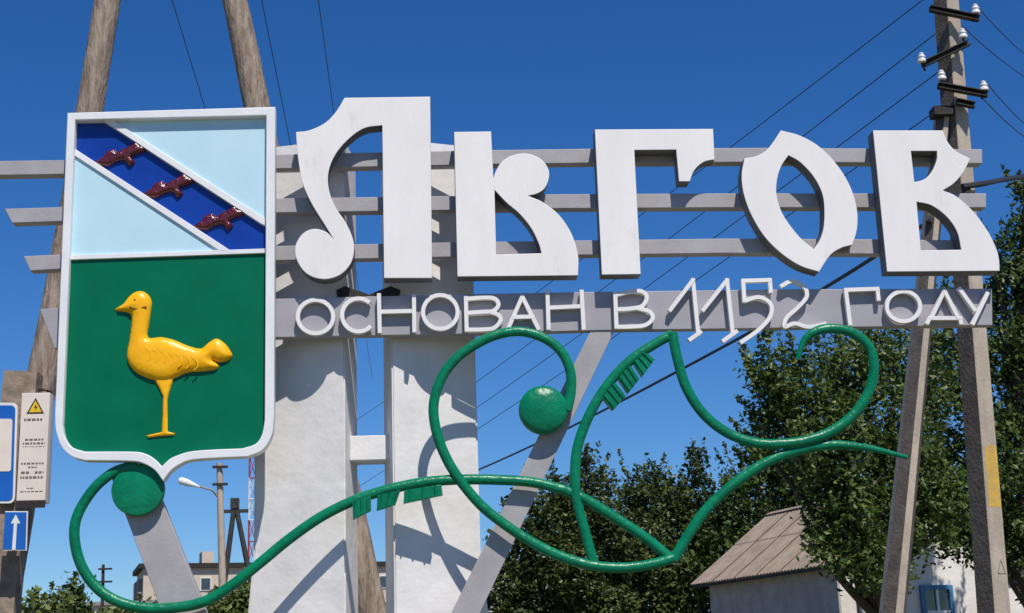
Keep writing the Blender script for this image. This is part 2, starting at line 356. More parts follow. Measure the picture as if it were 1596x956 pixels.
def ell(cx, cy, rx, ry, a0=0, a1=360, n=36, f=za):
    return [f((cx + rx*math.cos(R_(a0+(a1-a0)*k/n)), cy + ry*math.sin(R_(a0+(a1-a0)*k/n)))) for k in range(n + (0 if a1-a0 == 360 else 1))]
A_ = lambda *p: [za(q) for q in p]
B_ = lambda *p: [zb(q) for q in p]
letter(('c', ell(198, 238, 88, 83)))
letter(ell(412, 230, 82, 82, -48, -318, 30))
letter(A_((513,130),(517,312)), A_((687,135),(689,308)), A_((517,214),(687,210)))
letter(('c', ell(818, 215, 86, 84)))
letter(A_((945,142),(949,305)), cr(A_((945,150),(1040,143),(1090,150),(1107,180),(1080,210),(1030,214),(949,220)),6), cr(A_((1060,212),(1105,228),(1118,256),(1085,294),(1030,302),(949,303)),6))
letter(A_((1155,297),(1225,138)), A_((1225,138),(1305,297)), A_((1183,240),(1278,238)))
letter(A_((1350,112),(1356,296)), A_((1520,112),(1530,296)), A_((1355,194),(1524,186)))
letter(B_((68,92),(73,218)), cr(B_((68,98),(120,85),(165,84),(186,104),(170,138),(130,148),(72,152)),6), cr(B_((150,146),(196,160),(208,185),(180,210),(130,216),(73,217)),6))
letter(B_((273,154),(358,42)), B_((358,42),(378,244)), B_((347,264),(386,236)))
letter(B_((396,154),(485,42)), B_((485,42),(507,244)), B_((472,268),(520,234)))
letter(B_((648,84),(645,42)), B_((645,42),(545,45)), B_((545,45),(550,120)), cr(B_((550,120),(605,106),(648,132),(645,180),(600,230),(535,276)),6))
letter(cr(B_((684,66),(728,46),(772,66),(782,104),(748,145),(708,182),(700,216),(738,204),(790,217),(856,204)),6))
letter(B_((1050,114),(1046,75)), B_((1046,75),(928,79)), B_((928,79),(944,206)))
letter(('c', ell(1143, 140, 62, 56, f=zb)))
letter(B_((1232,202),(1240,184)), B_((1240,184),(1354,184)), B_((1354,184),(1358,202)), B_((1246,184),(1296,82)), B_((1296,82),(1348,184)))
letter(B_((1352,74),(1408,152)), B_((1456,92),(1402,204)))

# ------------------------------------------------------------------ coat of arms shield
SY = -.13
arms = empty('coat_of_arms', (P(258, 450, SY).x, SY, P(258, 740, SY).z), 'shield shaped coat of arms with yellow bird on green under pale blue field', 'coat of arms')
outer = path([(105,176),(429,166.5)],[(429,166.5),(427,652)],[(427,652),(423,680),(409,702),(386,712)],[(386,712),(340,714),(300,717),(282,723),(266,734),(254,750)],
             [(254,750),(241,733),(223,722.5),(203,719),(132,718)],[(132,718),(112,712),(96,697),(87,672),(85.5,648)],[(85.5,648),(105,176)])
inner = path([(117,187),(415,180)],[(415,180),(412.5,655)],[(412.5,655),(408,678),(398,692),(378,699)],[(378,699),(330,701),(296,704),(276,710),(264,716),(252,727)],
             [(252,727),(239,714),(222,706),(200,704),(132,704)],[(132,704),(112,697),(101,682),(97,662)],[(97,662),(117,187)])
plate('frame', [outer, inner], SY, .105, M_white, arms, bevel=.006)
PYn = SY + .058            # sunk field plane
def fld(name, pts, m, y=PYn, d=.02, bev=.001, par=None): return plate(name, [pts], y, d, m, par or arms, bevel=bev)
fld('upper_field', [(160,180),(420,170),(420,351),(411,348),(165,187)], M_pale, PYn, .02)
fld('lower_field', [(110,236),(348,391),(348,394),(106,402)], M_pale, PYn, .02)
fld('diagonal_band', [(112,176),(180,176),(420,345),(420,398),(350,398),(106,240)], M_blue, PYn + .021, .015)
fld('green_field', path([(104,398),(418,390)],[(418,390),(418,655)],[(418,655),(413,684),(400,700),(382,705)],[(382,705),(300,709),(254,734)],[(254,734),(220,712),(132,709)],[(132,709),(104,700),(94,662)],[(94,662),(104,398)]), M_greenpanel, PYn + .002, .02)
fld('divider_bar', [(108,405),(414,394.5),(414,387.5),(110,397.5)], M_white, PYn - .016, .055, .003)
fld('divider_bar', [(160,188),(176,187.5),(413.5,341),(413.5,352),(407,349)], M_white, PYn - .016, .055, .003)
fld('divider_bar', [(115,231),(114,241),(343,391.5),(359,390.5)], M_white, PYn - .016, .055, .003)

def relief(name, outl, Y0, hmax, rad, material, parent, step=.012, spec=None):
    """a domed relief carved from an outline: flat rim that swells to hmax towards the middle"""
    pts = [(lambda w: (w.x, w.z))(P(x, y, Y0)) for x, y in outl]
    E = np.array(pts); A = E; B = np.roll(E, -1, 0)
    def dist(p):
        d = B - A; t = np.clip(((p - A) * d).sum(1) / np.maximum((d*d).sum(1), 1e-12), 0, 1)
        return np.sqrt((((A + d*t[:, None]) - p)**2).sum(1)).min()
    def inside(p):
        c = (A[:, 1] > p[1]) != (B[:, 1] > p[1])
        xs = (B[:, 0]-A[:, 0]) * (p[1]-A[:, 1]) / np.where(np.abs(B[:, 1]-A[:, 1]) < 1e-12, 1e-12, B[:, 1]-A[:, 1]) + A[:, 0]
        return (np.sum(c & (p[0] < xs)) % 2) == 1
    ins = []
    x = E[:, 0].min()
    while x < E[:, 0].max():
        z = E[:, 1].min()
        while z < E[:, 1].max():
            p = np.array((x + random.uniform(-.15, .15)*step, z + random.uniform(-.15, .15)*step))
            if inside(p) and dist(p) > step*.45: ins.append(p)
            z += step
        x += step
    co = [Vector(p) for p in pts] + [Vector(p) for p in ins]
    n = len(pts)
    vv, ee, ff, *_ = delaunay_2d_cdt(co, [(i, (i+1) % n) for i in range(n)], [], 1, 1e-5)
    V = []
    for v in vv:
        d = dist(np.array(v)); k = min(d/rad, 1)
        V.append((v.x, Y0 - hmax*math.sqrt(max(0, 1-(1-k)**2)) - .004, v.y))
    m = len(V)
    # side skirt to the panel
    o = mesh(name, V, [tuple(f) for f in ff], material, parent, 3.2)
    bm = bmesh.new(); bm.from_mesh(o.data)
    be = [e for e in bm.edges if len(e.link_faces) == 1]
    r = bmesh.ops.extrude_edge_only(bm, edges=be)
    for g in r['geom']:
        if isinstance(g, bmesh.types.BMVert): g.co.y = Y0 + .006
    bmesh.ops.recalc_face_normals(bm, faces=bm.faces); bm.to_mesh(o.data); bm.free()
    for p in o.data.polygons: p.use_smooth = True
    return o
zc = lambda p: (70 + p[0]/2.9875, 400 + p[1]/2.9875)
zd = lambda p: (80 + p[0]/3.414, 140 + p[1]/3.414)
body = cr([(325,250),(365,222),(390,190),(420,167),(455,163),(485,183),(498,215),(493,260),(486,310),(480,378),(540,376),(600,389),(660,414),(725,430),(760,404),(800,383),(840,408),(864,440),(873,465),(850,486),(810,493),(782,484),(808,505),(800,525),(740,535),(670,540),(620,560),(585,576),(540,580),(500,574),(440,550),(400,515),(382,475),(385,430),(395,380),(403,300),(398,270),(370,258)], 3, True)
bird = relief('bird', [zc(p) for p in body], PYn, .045, .10, M_yellow, arms)
leg = [(505,566),(600,566),(590,600),(576,645),(571,670),(571,815),(605,824),(602,832),(540,836),(480,843),(473,834),(545,818),(548,740),(550,655),(535,620)]
SUBS = []
def subpart(o, par): SUBS.append((o, par)); return o
lg = relief('leg', [zc(p) for p in leg], PYn + .001, .016, .02, M_yellow, None, .008); subpart(lg, bird)
e = lathe('eye', [(.011, 0), (.011, .008), (.006, .011)], P(*zc((425,210)), PYn) + Vector((0, -.036, 0)), (0,-1,0), M_eye, None, 10); subpart(e, bird)
e = tube('beak_line', [P(*zc(p), PYn) + Vector((0, -.040, 0)) for p in ((398,243),(430,250),(478,241))], .007, M_eye, None, 6); subpart(e, bird)
for k in range(7):       # carved wing feathers
    x0 = 470 + k*36; y0 = 470 + k*7
    pts = [P(*zc(p), PYn) + Vector((0, -.0455, 0)) for p in ((x0, y0-38), (x0+24, y0-18), (x0+30, y0+6), (x0+12, y0+24))]
    e = tube('feather', cr(pts, 4), .0055, M_yellow, None, 6); subpart(e, bird)
rb = [(243,382),(262,365),(285,352),(298,330),(318,322),(342,318),(352,333),(380,320),(405,308),(428,296),(436,282),(452,288),(470,304),(498,318),(488,338),(462,346),(440,352),(424,362),(442,384),(430,402),(412,406),(398,388),(384,376),(350,384),(318,400),(285,402),(262,396)]
rb = [(372 + (x-372)*1.08 + (y-345)*-.02, 346 + (y-345)*1.06 - (x-372)*.05) for x, y in rb]
for dx, dy in ((0,0),(256,168),(522,340)):
    o = relief('small_bird', [zd((x+dx, y+dy)) for x, y in cr(rb, 2, True)], PYn + .02, .03, .035, M_red, arms, .009)

# ------------------------------------------------------------------ green vine ornament
VY = -.06
vine = empty('vine_ornament', (P(700, 900, VY).x, VY, P(700, 900, VY).z), 'green painted steel vine with curling tendrils, a flower and two discs', 'ornament')
def stem(pts, r=.036, taper=None, n=8, Y=VY):
    q = cr([P(x, y, Y) for x, y in pts], n)
    m = len(q); rad = [r * (1 if taper is None else taper(i/(m-1))) for i in range(m)]
    return tube('stem', q, rad, M_green, vine, 8, .8)
stem([(214,726),(178,736),(143,766),(118,812),(119,858),(137,900),(170,931),(216,947),(266,948),(318,938),(362,912),(405,878),(450,841),(500,806),(555,779),(610,762),(660,752),(710,748),(770,748),(830,752),(880,764)], .0365)
stem([(880,764),(915,780),(960,808),(1005,838),(1047,872)], .037)
stem([(884,640),(890,608),(888,575),(872,545),(845,526),(812,517),(778,521),(745,535),(712,558),(688,590),(676,630),(680,672),(696,715),(720,753),(752,790),(790,820),(830,846),(875,868),(925,882),(975,885),(1015,880),(1050,870)], .036, Y=VY-.02)
stem([(1050,872),(1072,836),(1098,798),(1135,762),(1180,729),(1230,706),(1290,694),(1350,698),(1414,713)], .037, lambda t: 1 if t < .75 else 1 - (t-.75)*2.4)
stem([(926,882),(912,830),(899,780),(896,735),(902,690),(922,640),(950,596),(985,560),(1018,538),(1048,521)], .036, Y=VY-.01)
stem([(1048,519),(1056,560),(1070,605),(1096,645),(1132,674),(1175,690),(1220,692),(1268,684),(1310,664),(1344,630),(1361,588),(1358,548),(1338,524),(1308,513),(1276,515),(1254,530),(1243,560)], .037, lambda t: 1 if t < .86 else 1 - (t-.86)*4.0, Y=VY-.025)
def disc(cx, cy, rx, dome, dy):
    c = P(cx, cy, VY+dy); r = rx * mpp(VY)
    prof = [(r*.96, 0), (r, .012), (r, .05), (r*.965, .062), (r*.8, .066+dome*.4), (r*.5, .067+dome*.8), (r*.2, .068+dome*.98), (.001, .068+dome)]
    return lathe('scroll_disc', prof, c, (0,-1,0), M_green, vine, 40, .6)
disc(217, 765, 39.5, .006, .045); disc(846, 641, 38, .032, .02)
def tooth(quad):
    o = plate('leaf', [quad], VY-.03, .05, M_green, vine, bevel=.006)
    a, b, c, d = [Vector(q) for q in quad]
    for k in range(3):
        t = (k+.5)/3; p, q = a.lerp(b, t), d.lerp(c, t)
        e = tube('rib', [P(p.x, p.y, VY-.034), P(q.x, q.y, VY-.032)], .008, M_green, None, 6); subpart(e, o)
z4 = lambda x, y: (660 + x/2.096, 500 + y/2.096)
tooth([z4(582,250), z4(626,200), z4(662,246), z4(618,294)])
tooth([z4(634,188), z4(676,144), z4(706,190), z4(668,238)])
tooth([z4(684,136), z4(724,98), z4(756,126), z4(714,184)])
tooth([(549,783),(578,773),(578,796),(550,810)])
tooth([(588,772),(624,764),(616,787),(587,796)])
tooth([(630,764),(688,755),(690,772),(629,785)])

for o, par in SUBS: o.parent = par

# ------------------------------------------------------------------ wooden A-frame pole behind the shield
def pole_leg(name, a, b, r0, r1, m, parent, seg=14, wob=.012):
    a, b = Vector(a), Vector(b); n = 26; ph = random.uniform(0, 6)
    pts = [a.lerp(b, k/n) + Vector((math.sin(k*.5+ph)*wob, math.cos(k*.37+ph)*wob, 0)) for k in range(n+1)]
    o = tube(name, pts, [r0 + (r1-r0)*k/n for k in range(n+1)], m, parent, seg, 1, Vector((0,1,0)), smooth=1.2)
    for v in o.data.vertices:
        v.co += Vector((math.sin(v.co.z*5.1+v.index*2.4), math.cos(v.co.z*4.1+v.index*1.7), 0))*.0035
    return o
AY = 3.4
def toz(p, q, z):
    t = (z - p.z)/(q.z - p.z); return p + (q - p)*t
la, lb = P(170, 0, AY), P(12, 900, AY)
ra, rb_ = P(364, 0, AY+.1), P(565, 900, AY+.1)
# the two legs meet above the frame
den = (la.x-lb.x)/(la.z-lb.z) - (ra.x-rb_.x)/(ra.z-rb_.z)
zm = la.z + (ra.x - la.x)/den
zm = min(zm, la.z + 3.0)
wp = empty('wooden_pole', (P(300, 900, AY).x, AY, 0), 'weathered wooden utility pole with two legs leaning together behind the shield', 'pole')
pole_leg('leg', toz(la, lb, .9), toz(la, lb, zm), .16, .115, M_wood, wp)
pole_leg('leg', toz(ra, rb_, -.2), toz(ra, rb_, zm), .16, .115, M_wood, wp)
st0, st1 = P(37, 582, AY-.26), P(2, 930, AY-.26)
sb = toz(st0, st1, -.2)
tube('stub_post', [st0, st0.lerp(sb, .5), sb], .15, M_stub, wp, 4, .75, square=True)
for py, px in ((612, 46), (760, 30)):
    c = P(px, py, AY-.12); tube('wire_band', [c + Vector((.19*math.cos(t*math.pi/10), .19*math.sin(t*math.pi/10), 0)) for t in range(20)], .012, M_steel, wp, 6, closed=True)

# box with warning print on the wooden pole
BY = 2.85
bx = empty('electric_box', P(50, 790, BY), 'narrow cream electrical box with warning triangle strapped to the wooden pole', 'box')
fq = [(34,613),(78,612),(70,782),(25,783)]
plate('case', [fq], BY, .17, M_cream, bx, bevel=.005)
def onbox(name, poly, m, d=.004, dy=.0): return plate(name, [poly], BY - d - dy, d, m, bx, bevel=.0005)
def bp_(u, v):
    a = Vector(fq[0]).lerp(Vector(fq[1]), u); b = Vector(fq[3]).lerp(Vector(fq[2]), u); return a.lerp(b, v)
onbox('base', [bp_(0,.985)+Vector((-1,0)), bp_(1,.985)+Vector((1,0)), bp_(1,1.055), bp_(0,1.055)], M_steel, .01, .01)
onbox('warning_triangle', [bp_(.5,.045), bp_(.82,.19), bp_(.2,.19)], M_black, .003)
onbox('warning_triangle', [bp_(.5,.07), bp_(.74,.178), bp_(.28,.178)], M_warn, .003, .0035)
onbox('warning_bolt', [bp_(.53,.10), bp_(.46,.135), bp_(.52,.135), bp_(.49,.168), bp_(.58,.125), bp_(.52,.125)], M_black, .002, .007)
rowspec = [(.235,.13,.8,.022),(.42,.2,.85,.018),(.455,.12,.9,.018),(.49,.12,.9,.006),(.64,.1,.92,.016),(.675,.35,.66,.014),(.72,.12,.42,.022),(.72,.6,.9,.022),(.765,.1,.9,.022),(.87,.35,.6,.01),(.90,.12,.9,.01)]
for v, u0, u1, h in rowspec:
    u = u0
    while u < u1:
        w = min(random.uniform(.05, .14), u1 - u)
        onbox('print_mark', [bp_(u, v), bp_(u+w, v), bp_(u+w, v+h), bp_(u, v+h)], M_ink, .0015); u += w + .035

# blue bus-stop sign at the left frame edge
BS = 2.97
bs = empty('road_sign', P(-40, 790, BS), 'blue road sign with white border and pale square at the left edge', 'road sign', 'blue road signs')
def rr(x0, y0, x1, y1, r, sh=-.03, n=5):
    out = []
    for cx, cy, a0 in ((x1-r, y0+r, -90), (x1-r, y1-r, 0), (x0+r, y1-r, 90), (x0+r, y0+r, 180)):
        for k in range(n+1):
            a = R_(a0 + 90*k/n); x, y = cx + r*math.cos(a), cy + r*math.sin(a); out.append((x + (y - 700)*sh, y))
    return out
plate('panel', [rr(-80, 628, 25.5, 785, 9)], BS, .02, M_signwhite, bs, bevel=.003)
plate('blue_face', [rr(-76.5, 632, 22, 781, 7)], BS - .004, .004, M_signblue, bs, bevel=.0008)
plate('pale_square', [rr(-70, 653, 18, 735, 4)], BS - .008, .004, M_cream, bs, bevel=.0008)
box('clamp', P(-5, 768, BS+.08) , .10, .14, .05, M_steel, bs)
box('clamp', P(0, 650, BS+.08) , .10, .14, .05, M_steel, bs)
# small blue arrow sign
AS = 2.78
ar = empty('road_sign', P(20, 860, AS), 'small blue road sign with white upward arrow below the cream box', 'road sign', 'blue road signs')
plate('panel', [[(8,797),(43.5,797),(41.5,858.5),(4,858.5)]], AS, .015, M_signwhite, ar, bevel=.002)
plate('blue_face', [[(8,798.5),(41.5,798.5),(39.8,856.5),(4,856.5)]], AS - .004, .004, M_signblue, ar, bevel=.0008)
plate('arrow', [[(24.5,802),(31.5,816.5),(26.5,816),(24,857.5),(18.5,857.5),(21.5,816),(16.5,816.5)]], AS - .008, .004, M_signwhite, ar, bevel=.0008)
c = P(18, 830, AS+.08); box('clamp', c + Vector((0,.06,0)), .08, .24, .04, M_steel, ar)

# ------------------------------------------------------------------ concrete pole with prop on the right
CY = 3.0
cp = empty('concrete_pole', (P(1545, 900, CY).x, CY, 0), 'concrete power pole with slanting prop behind the last letter', 'pole')
def cpole(a, b, w0, w1, name, prof, rotz, *dark):
    V = []; n = len(prof); K = 14; Fc = []
    for k in range(K+1):
        p = a.lerp(b, k/K); w = w0 + (w1-w0)*k/K
        for x, y in prof:
            q = Matrix.Rotation(rotz, 3, 'Z') @ Vector((x*w, y*w, 0)); V.append(p + q)
    for k in range(K):
        for i in range(n): Fc.append((k*n+i, k*n+(i+1)%n, (k+1)*n+(i+1)%n, (k+1)*n+i))
    Fc += [tuple(range(n)), tuple(range(K*n, (K+1)*n))]
    me = bpy.data.meshes.new(name); me.from_pydata([tuple(v) for v in V], [], Fc); me.update()
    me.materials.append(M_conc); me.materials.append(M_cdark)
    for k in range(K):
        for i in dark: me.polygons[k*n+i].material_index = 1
    return fixn(link(name, me, None, cp))
sq = [(-.5,-.42),(-.42,-.5),(.42,-.5),(.5,-.42),(.5,.5),(-.5,.5)]
pa, pb = P(1550, 956, CY), P(1475, 0, CY)
p0 = toz(pa, pb, -.2); ptop = pa + (pb-pa)*1.12
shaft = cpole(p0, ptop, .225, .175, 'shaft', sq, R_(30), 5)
s0, s1 = P(1394, 956, CY-.02), P(1472, 172, CY+.02)
sb0 = toz(s0, s1, -.2)
oct_ = [(-.5,.0),(-.14,-.5),(.18,-.5),(.5,.0),(.5,.4),(-.5,.4)]
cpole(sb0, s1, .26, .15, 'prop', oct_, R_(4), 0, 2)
def axisat(py):   # axis point of the shaft at photo height py
    return pa.lerp(pb, (956-py)/956)
def patch_on_shaft(y0, y1, m, name):
    Rm = Matrix.Rotation(R_(30), 3, 'Z'); V = []; 
    for py in (y0, y1):
        t = (axisat(py) - p0).length/(ptop - p0).length; w = .225 + (.175-.225)*t; p = axisat(py)
        for x in (-.40, .40): V.append(p + Rm @ Vector((x*w, -.507*w, 0)))
    for py in (y0, y1):
        t = (axisat(py) - p0).length/(ptop - p0).length; w = .225 + (.175-.225)*t; p = axisat(py)
        for x in (-.40, .40): V.append(p + Rm @ Vector((x*w, -.45*w, 0)))
    o = fixn(mesh(name, V, [(0,1,3,2),(4,6,7,5),(0,4,5,1),(2,3,7,6),(0,2,6,4),(1,5,7,3)], m, cp)); return o
patch_on_shaft(716, 806, M_yel2, 'paint_patch')
def arm(x0, y0, x1, y1, Y, h=.06):
    a, b = P(x0, y0, Y), P(x1, y1, Y)
    parts = []
    d = (b-a).normalized(); up = Vector((0,0,1)); u = (up - d*d.dot(up)).normalized(); w = d.cross(u)
    rot = Matrix((d, w, u)).transposed(); L = (b-a).length; c = (a+b)/2
    parts.append(box_data(c, L, .012, h, rot)); parts.append(box_data(c + u*(h/2-.005) - w*(-.03), L-.004, .05, .010, rot)); parts.append(box_data(c - u*(h/2-.005) - w*(-.03), L-.004, .05, .010, rot))
    V, Fc = join_data(parts); return mesh('crossarm', V, Fc, M_steel, cp)
AYf = CY - .17
arm(1448, 15, 1525, 31, AYf); arm(1438, 102, 1509, 68, AYf-.01); arm(1461, 135, 1538, 149, AYf); arm(1489, 160, 1518, 166, AYf)
box('clamp', P(1468, 176, CY-.05), .2, .16, .09, M_steel, cp); box('clamp', P(1486, 297, CY-.08), .3, .1, .09, M_steel, cp)
INS = [(1521,12),(1501,50),(1437,88),(1468,115),(1534,132)]
ipr = [(.012,-.12),(.012,-.02),(.03,-.02),(.05,-.01),(.05,.02),(.036,.035),(.045,.045),(.045,.06),(.03,.075),(.033,.09),(.02,.105),(.001,.108)]
ipr = [(a*.85, b*.85) for a, b in ipr]
for x, y in INS:
    b = P(x, y+8, AYf-.03)
    ins = lathe('insulator', ipr[1:], b, (0,0,1), M_porc, cp, 12)
    tube('pin', [b + Vector((-.03 if x > 1490 else .03, .02, -.09)), b + Vector((0,0,-.05)), b + Vector((0,0,-.01))], .012, M_steel, cp, 6)
# tiny triangle mark low on the shaft
Rm = Matrix.Rotation(R_(30), 3, 'Z')
def onshaft(py, x, dz=0):
    p = axisat(py); t = (p - p0).length/(ptop - p0).length; w = .225 + (.175-.225)*t
    return p + Rm @ Vector((x*w, -.507*w, 0))
tube('warning_mark', [onshaft(882, .05), onshaft(901, -.2), onshaft(901, .3)], .004, M_ink, cp, 4, closed=True)

# ------------------------------------------------------------------ wires
def wire(label, a, b, r=.006, sag=0.0, n=16, cat='power line', group='overhead wires'):
    a, b = Vector(a), Vector(b)
    q = [a.lerp(b, k/n) - Vector((0,0,4*sag*(k/n)*(1-k/n))) for k in range(n+1)]
    o = tube('power_line', q, r, M_wire, None, 5); return tag(o, label, cat, group)
FY = 38.0
for (x0, y0), (x1, y1), lb_ in (((1449,-14),(740,505),'thin wire sloping down left from the pole, highest of the four'), ((1458,47),(740,576),'thin wire sloping down left behind the letter О, second from top'),
                              ((1466,104),(740,616),'thin wire from the small left insulator sloping down behind the letter В'), ((1455,170),(740,650),'thin wire from the dark clamp, lowest of the four sloping left')):
    a = P(x0, y0+6, AYf-.03); b = P(x1 - 330, y1 + (y1-y0)/(x0-x1)*330, FY); wire(lb_, a, b, .006, .25)
a = P(1452, 343, CY-.1); b = P(1140, 535, 9); c = P(560, 828, FY)
q = cr([a, P(1300, 440, 6), P(1140, 534, 10), P(885, 668, 20), P(740, 735, 30), P(620, 784, FY)], 6)
tag(tube('power_line', q, .024, M_wire, None, 6), 'thick black cable sagging from the concrete pole down behind the vine', 'power line', 'overhead wires')
for (x0, y0), (x1, y1), lb_ in (((1521,8),(1640,112),'short wire leaving the top right insulator to the right'), ((1501,42),(1640,140),'wire leaving the second insulator down to the right'),
                              ((1534,125),(1640,222),'wire from the lowest right insulator down to the right'), ((1528,150),(1640,236),'faint wire at the third crossarm running down right')):
    wire(lb_, P(x0, y0, AYf-.03), P(x1, y1, 9), .006, .1)
q = cr([P(1500, 291, CY-.14), P(1535, 286, CY), P(1560, 281, CY+1), P(1600, 275, CY+2), P(1680, 268, CY+4)], 5)
tag(tube('power_line', q, .03, M_wire, None, 6), 'thick dark cable bundle leaving the concrete pole to the right', 'power line', 'overhead wires')
for (x0, y0), (x1, y1), lb_ in (((250,-60),(345,240),'thin wire crossing the sky between the two wooden legs'), ((396,-60),(460,250),'thin wire crossing the sky right of the wooden pole'), ((488,-60),(525,200),'thin wire crossing the sky above the letter Л')):
    a = P(x0, y0, 6); b = P(x1 + (x1-x0)*1.5, y1 + (y1-y0)*1.5, 40); wire(lb_, a, b, .006, .2)

# ------------------------------------------------------------------ house at lower right
th = .295; ov = .3; sl = 1.60/2.165
hv = Vector((math.cos(th), math.sin(th), 0)); hu = Vector((-math.sin(th), math.cos(th), 0))
K0 = Vector((7.579, 17.057, 0)) + hv*ov + hu*.3; HE = 3.39 + ov*sl; HL, HWd = 5.74 - .65, 2*(2.165 - ov); HR = (2.165-ov)*sl
house = empty('village_house', K0, 'low limewashed house with weathered slate gable roof and blue window', 'house')
def hp(u, v, z): return K0 + hu*u + hv*v + Vector((0,0,z))
V = [hp(0,0,0),hp(0,HWd,0),hp(HL,HWd,0),hp(HL,0,0),hp(0,0,HE),hp(0,HWd,HE),hp(HL,HWd,HE),hp(HL,0,HE),hp(0,HWd/2,HE+HR),hp(HL,HWd/2,HE+HR)]
fixn(mesh('wall', V, [(0,1,2,3),(0,4,8,5,1),(3,2,6,9,7),(0,3,7,4),(1,5,6,2),(4,7,9,8),(5,8,9,6)], M_hwall, house))
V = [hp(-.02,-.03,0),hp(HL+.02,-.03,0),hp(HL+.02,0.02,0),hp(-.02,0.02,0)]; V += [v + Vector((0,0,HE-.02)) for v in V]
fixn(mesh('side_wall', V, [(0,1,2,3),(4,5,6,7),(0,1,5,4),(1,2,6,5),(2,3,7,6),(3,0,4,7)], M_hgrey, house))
aw = 4.5; V = [hp(.25,HWd,0),hp(.25,HWd+aw,0),hp(HL,HWd+aw,0),hp(HL,HWd,0)]; V += [v + Vector((0,0,HE-.25)) for v in V]
fixn(mesh('annex_wall', V, [(0,1,2,3),(4,5,6,7),(0,1,5,4),(1,2,6,5),(2,3,7,6),(3,0,4,7)], M_hwall, house))
V = [hp(-.1,HWd+.02,HE-.1),hp(-.1,HWd+aw+.3,HE-.24),hp(HL,HWd+aw+.3,HE-.24),hp(HL,HWd+.02,HE-.1)]; V += [v + Vector((0,0,.08)) for v in V]
fixn(mesh('annex_roof', V, [(0,1,2,3),(4,5,6,7),(0,1,5,4),(1,2,6,5),(2,3,7,6),(3,0,4,7)], M_slate, house))
# corrugated sheets, two courses per slope
def sheet(side, u0, u1, s0, s1, lift):
    V = []; Fc = []; nu = 32; ns = 2
    for j in range(ns+1):
        for i in range(nu+1):
            u = u0 + (u1-u0)*i/nu; s = s0 + (s1-s0)*j/ns
            v = s if side == 0 else HWd - s
            z = HE + s*sl + .05 + lift + .014*math.cos(i*math.pi/2)
            V.append(hp(u, v, z))
    m = len(V)
    V += [p - Vector((0,0,.012)) for p in V[:m]]
    for j in range(ns):
        for i in range(nu):
            q = (j*(nu+1)+i, j*(nu+1)+i+1, (j+1)*(nu+1)+i+1, (j+1)*(nu+1)+i); Fc.append(q); Fc.append(tuple(m+k for k in reversed(q)))
    for i in range(nu):
        Fc.append((i, m+i, m+i+1, i+1))
    return V, Fc
roof = fixn(mesh('roof', [hp(-.3,HWd/2,HE+HR+.07),hp(HL+.4,HWd/2,HE+HR+.07),hp(HL+.4,HWd/2+.16,HE+HR+.0),hp(-.3,HWd/2+.16,HE+HR+.0),hp(-.3,HWd/2-.16,HE+HR+.0),hp(HL+.4,HWd/2-.16,HE+HR+.0)], [(0,1,2,3),(0,4,5,1)], M_slate, house))
ROOFP = []
nsh = 6; uw = (HL+.65)/nsh
for side in (0, 1):
    for c in range(2):
        for k in range(nsh):
            s0 = -ov if c == 0 else (HWd/2)*.46; s1 = (HWd/2)*.52 if c == 0 else HWd/2
            Vv, Ff = sheet(side, -.3 + k*uw - .03, -.3 + (k+1)*uw + .02, s0, s1, .016*c + random.uniform(0, .003))
            o = fixn(mesh('roof_sheet', Vv, Ff, M_slate, None, .9)); o.parent = roof; ROOFP.append(o)
fixn(mesh('eave_board', [hp(-.3,-.30,HE-.30*sl-.035),hp(HL+.35,-.30,HE-.30*sl-.035),hp(HL+.35,-.30,HE-.30*sl+.02),hp(-.3,-.30,HE-.30*sl+.02),hp(-.3,-.26,HE-.30*sl-.035),hp(HL+.35,-.26,HE-.30*sl-.035),hp(HL+.35,-.26,HE-.30*sl+.02),hp(-.3,-.26,HE-.30*sl+.02)], [(0,1,2,3),(4,7,6,5),(0,4,5,1),(3,2,6,7)], M_darkwood, house))
gn = -hu
def onwall(x, y, off=0.0):
    return PP(x, y, K0 - hu*off, gn)
wa, wb = onwall(1432, 913), onwall(1481, 913)
v0 = (wa-K0).dot(hv); v1 = (wb-K0).dot(hv); wz = wa.z
rotw = Matrix((hv, hu, Vector((0,0,1)))).transposed()
win = box('window', hp(-.005, (v0+v1)/2, wz-.75), v1-v0-.12, .05, 1.4, M_glass, house, rotw)
WP = []
for c, sx, sz in ((hp(-.03, v0+.04, wz-.75), .09, 1.5), (hp(-.03, v1-.04, wz-.75), .09, 1.5), (hp(-.032, (v0+v1)/2, wz-.04), v1-v0-.1, .09), (hp(-.032, (v0+v1)/2, wz-1.46), v1-v0-.1, .09)):
    o = box('window_frame', c, sx, .08, sz, M_bluewood, None, rotw); WP.append(o)
WP.append(box('mullion', hp(-.04, (v0+v1)/2, wz-.75), .05, .05, 1.36, M_white, None, rotw)); WP.append(box('mullion', hp(-.041, (v0+v1)/2, wz-.5), v1-v0-.2, .05, .045, M_white, None, rotw))
for o in WP: o.parent = win
c = onwall(1337, 930, .04); tube('downpipe', [Vector((c.x, c.y, 0)), c + Vector((0,0,.0)), c + Vector((0,0,.35))], .025, M_steel, house, 6)

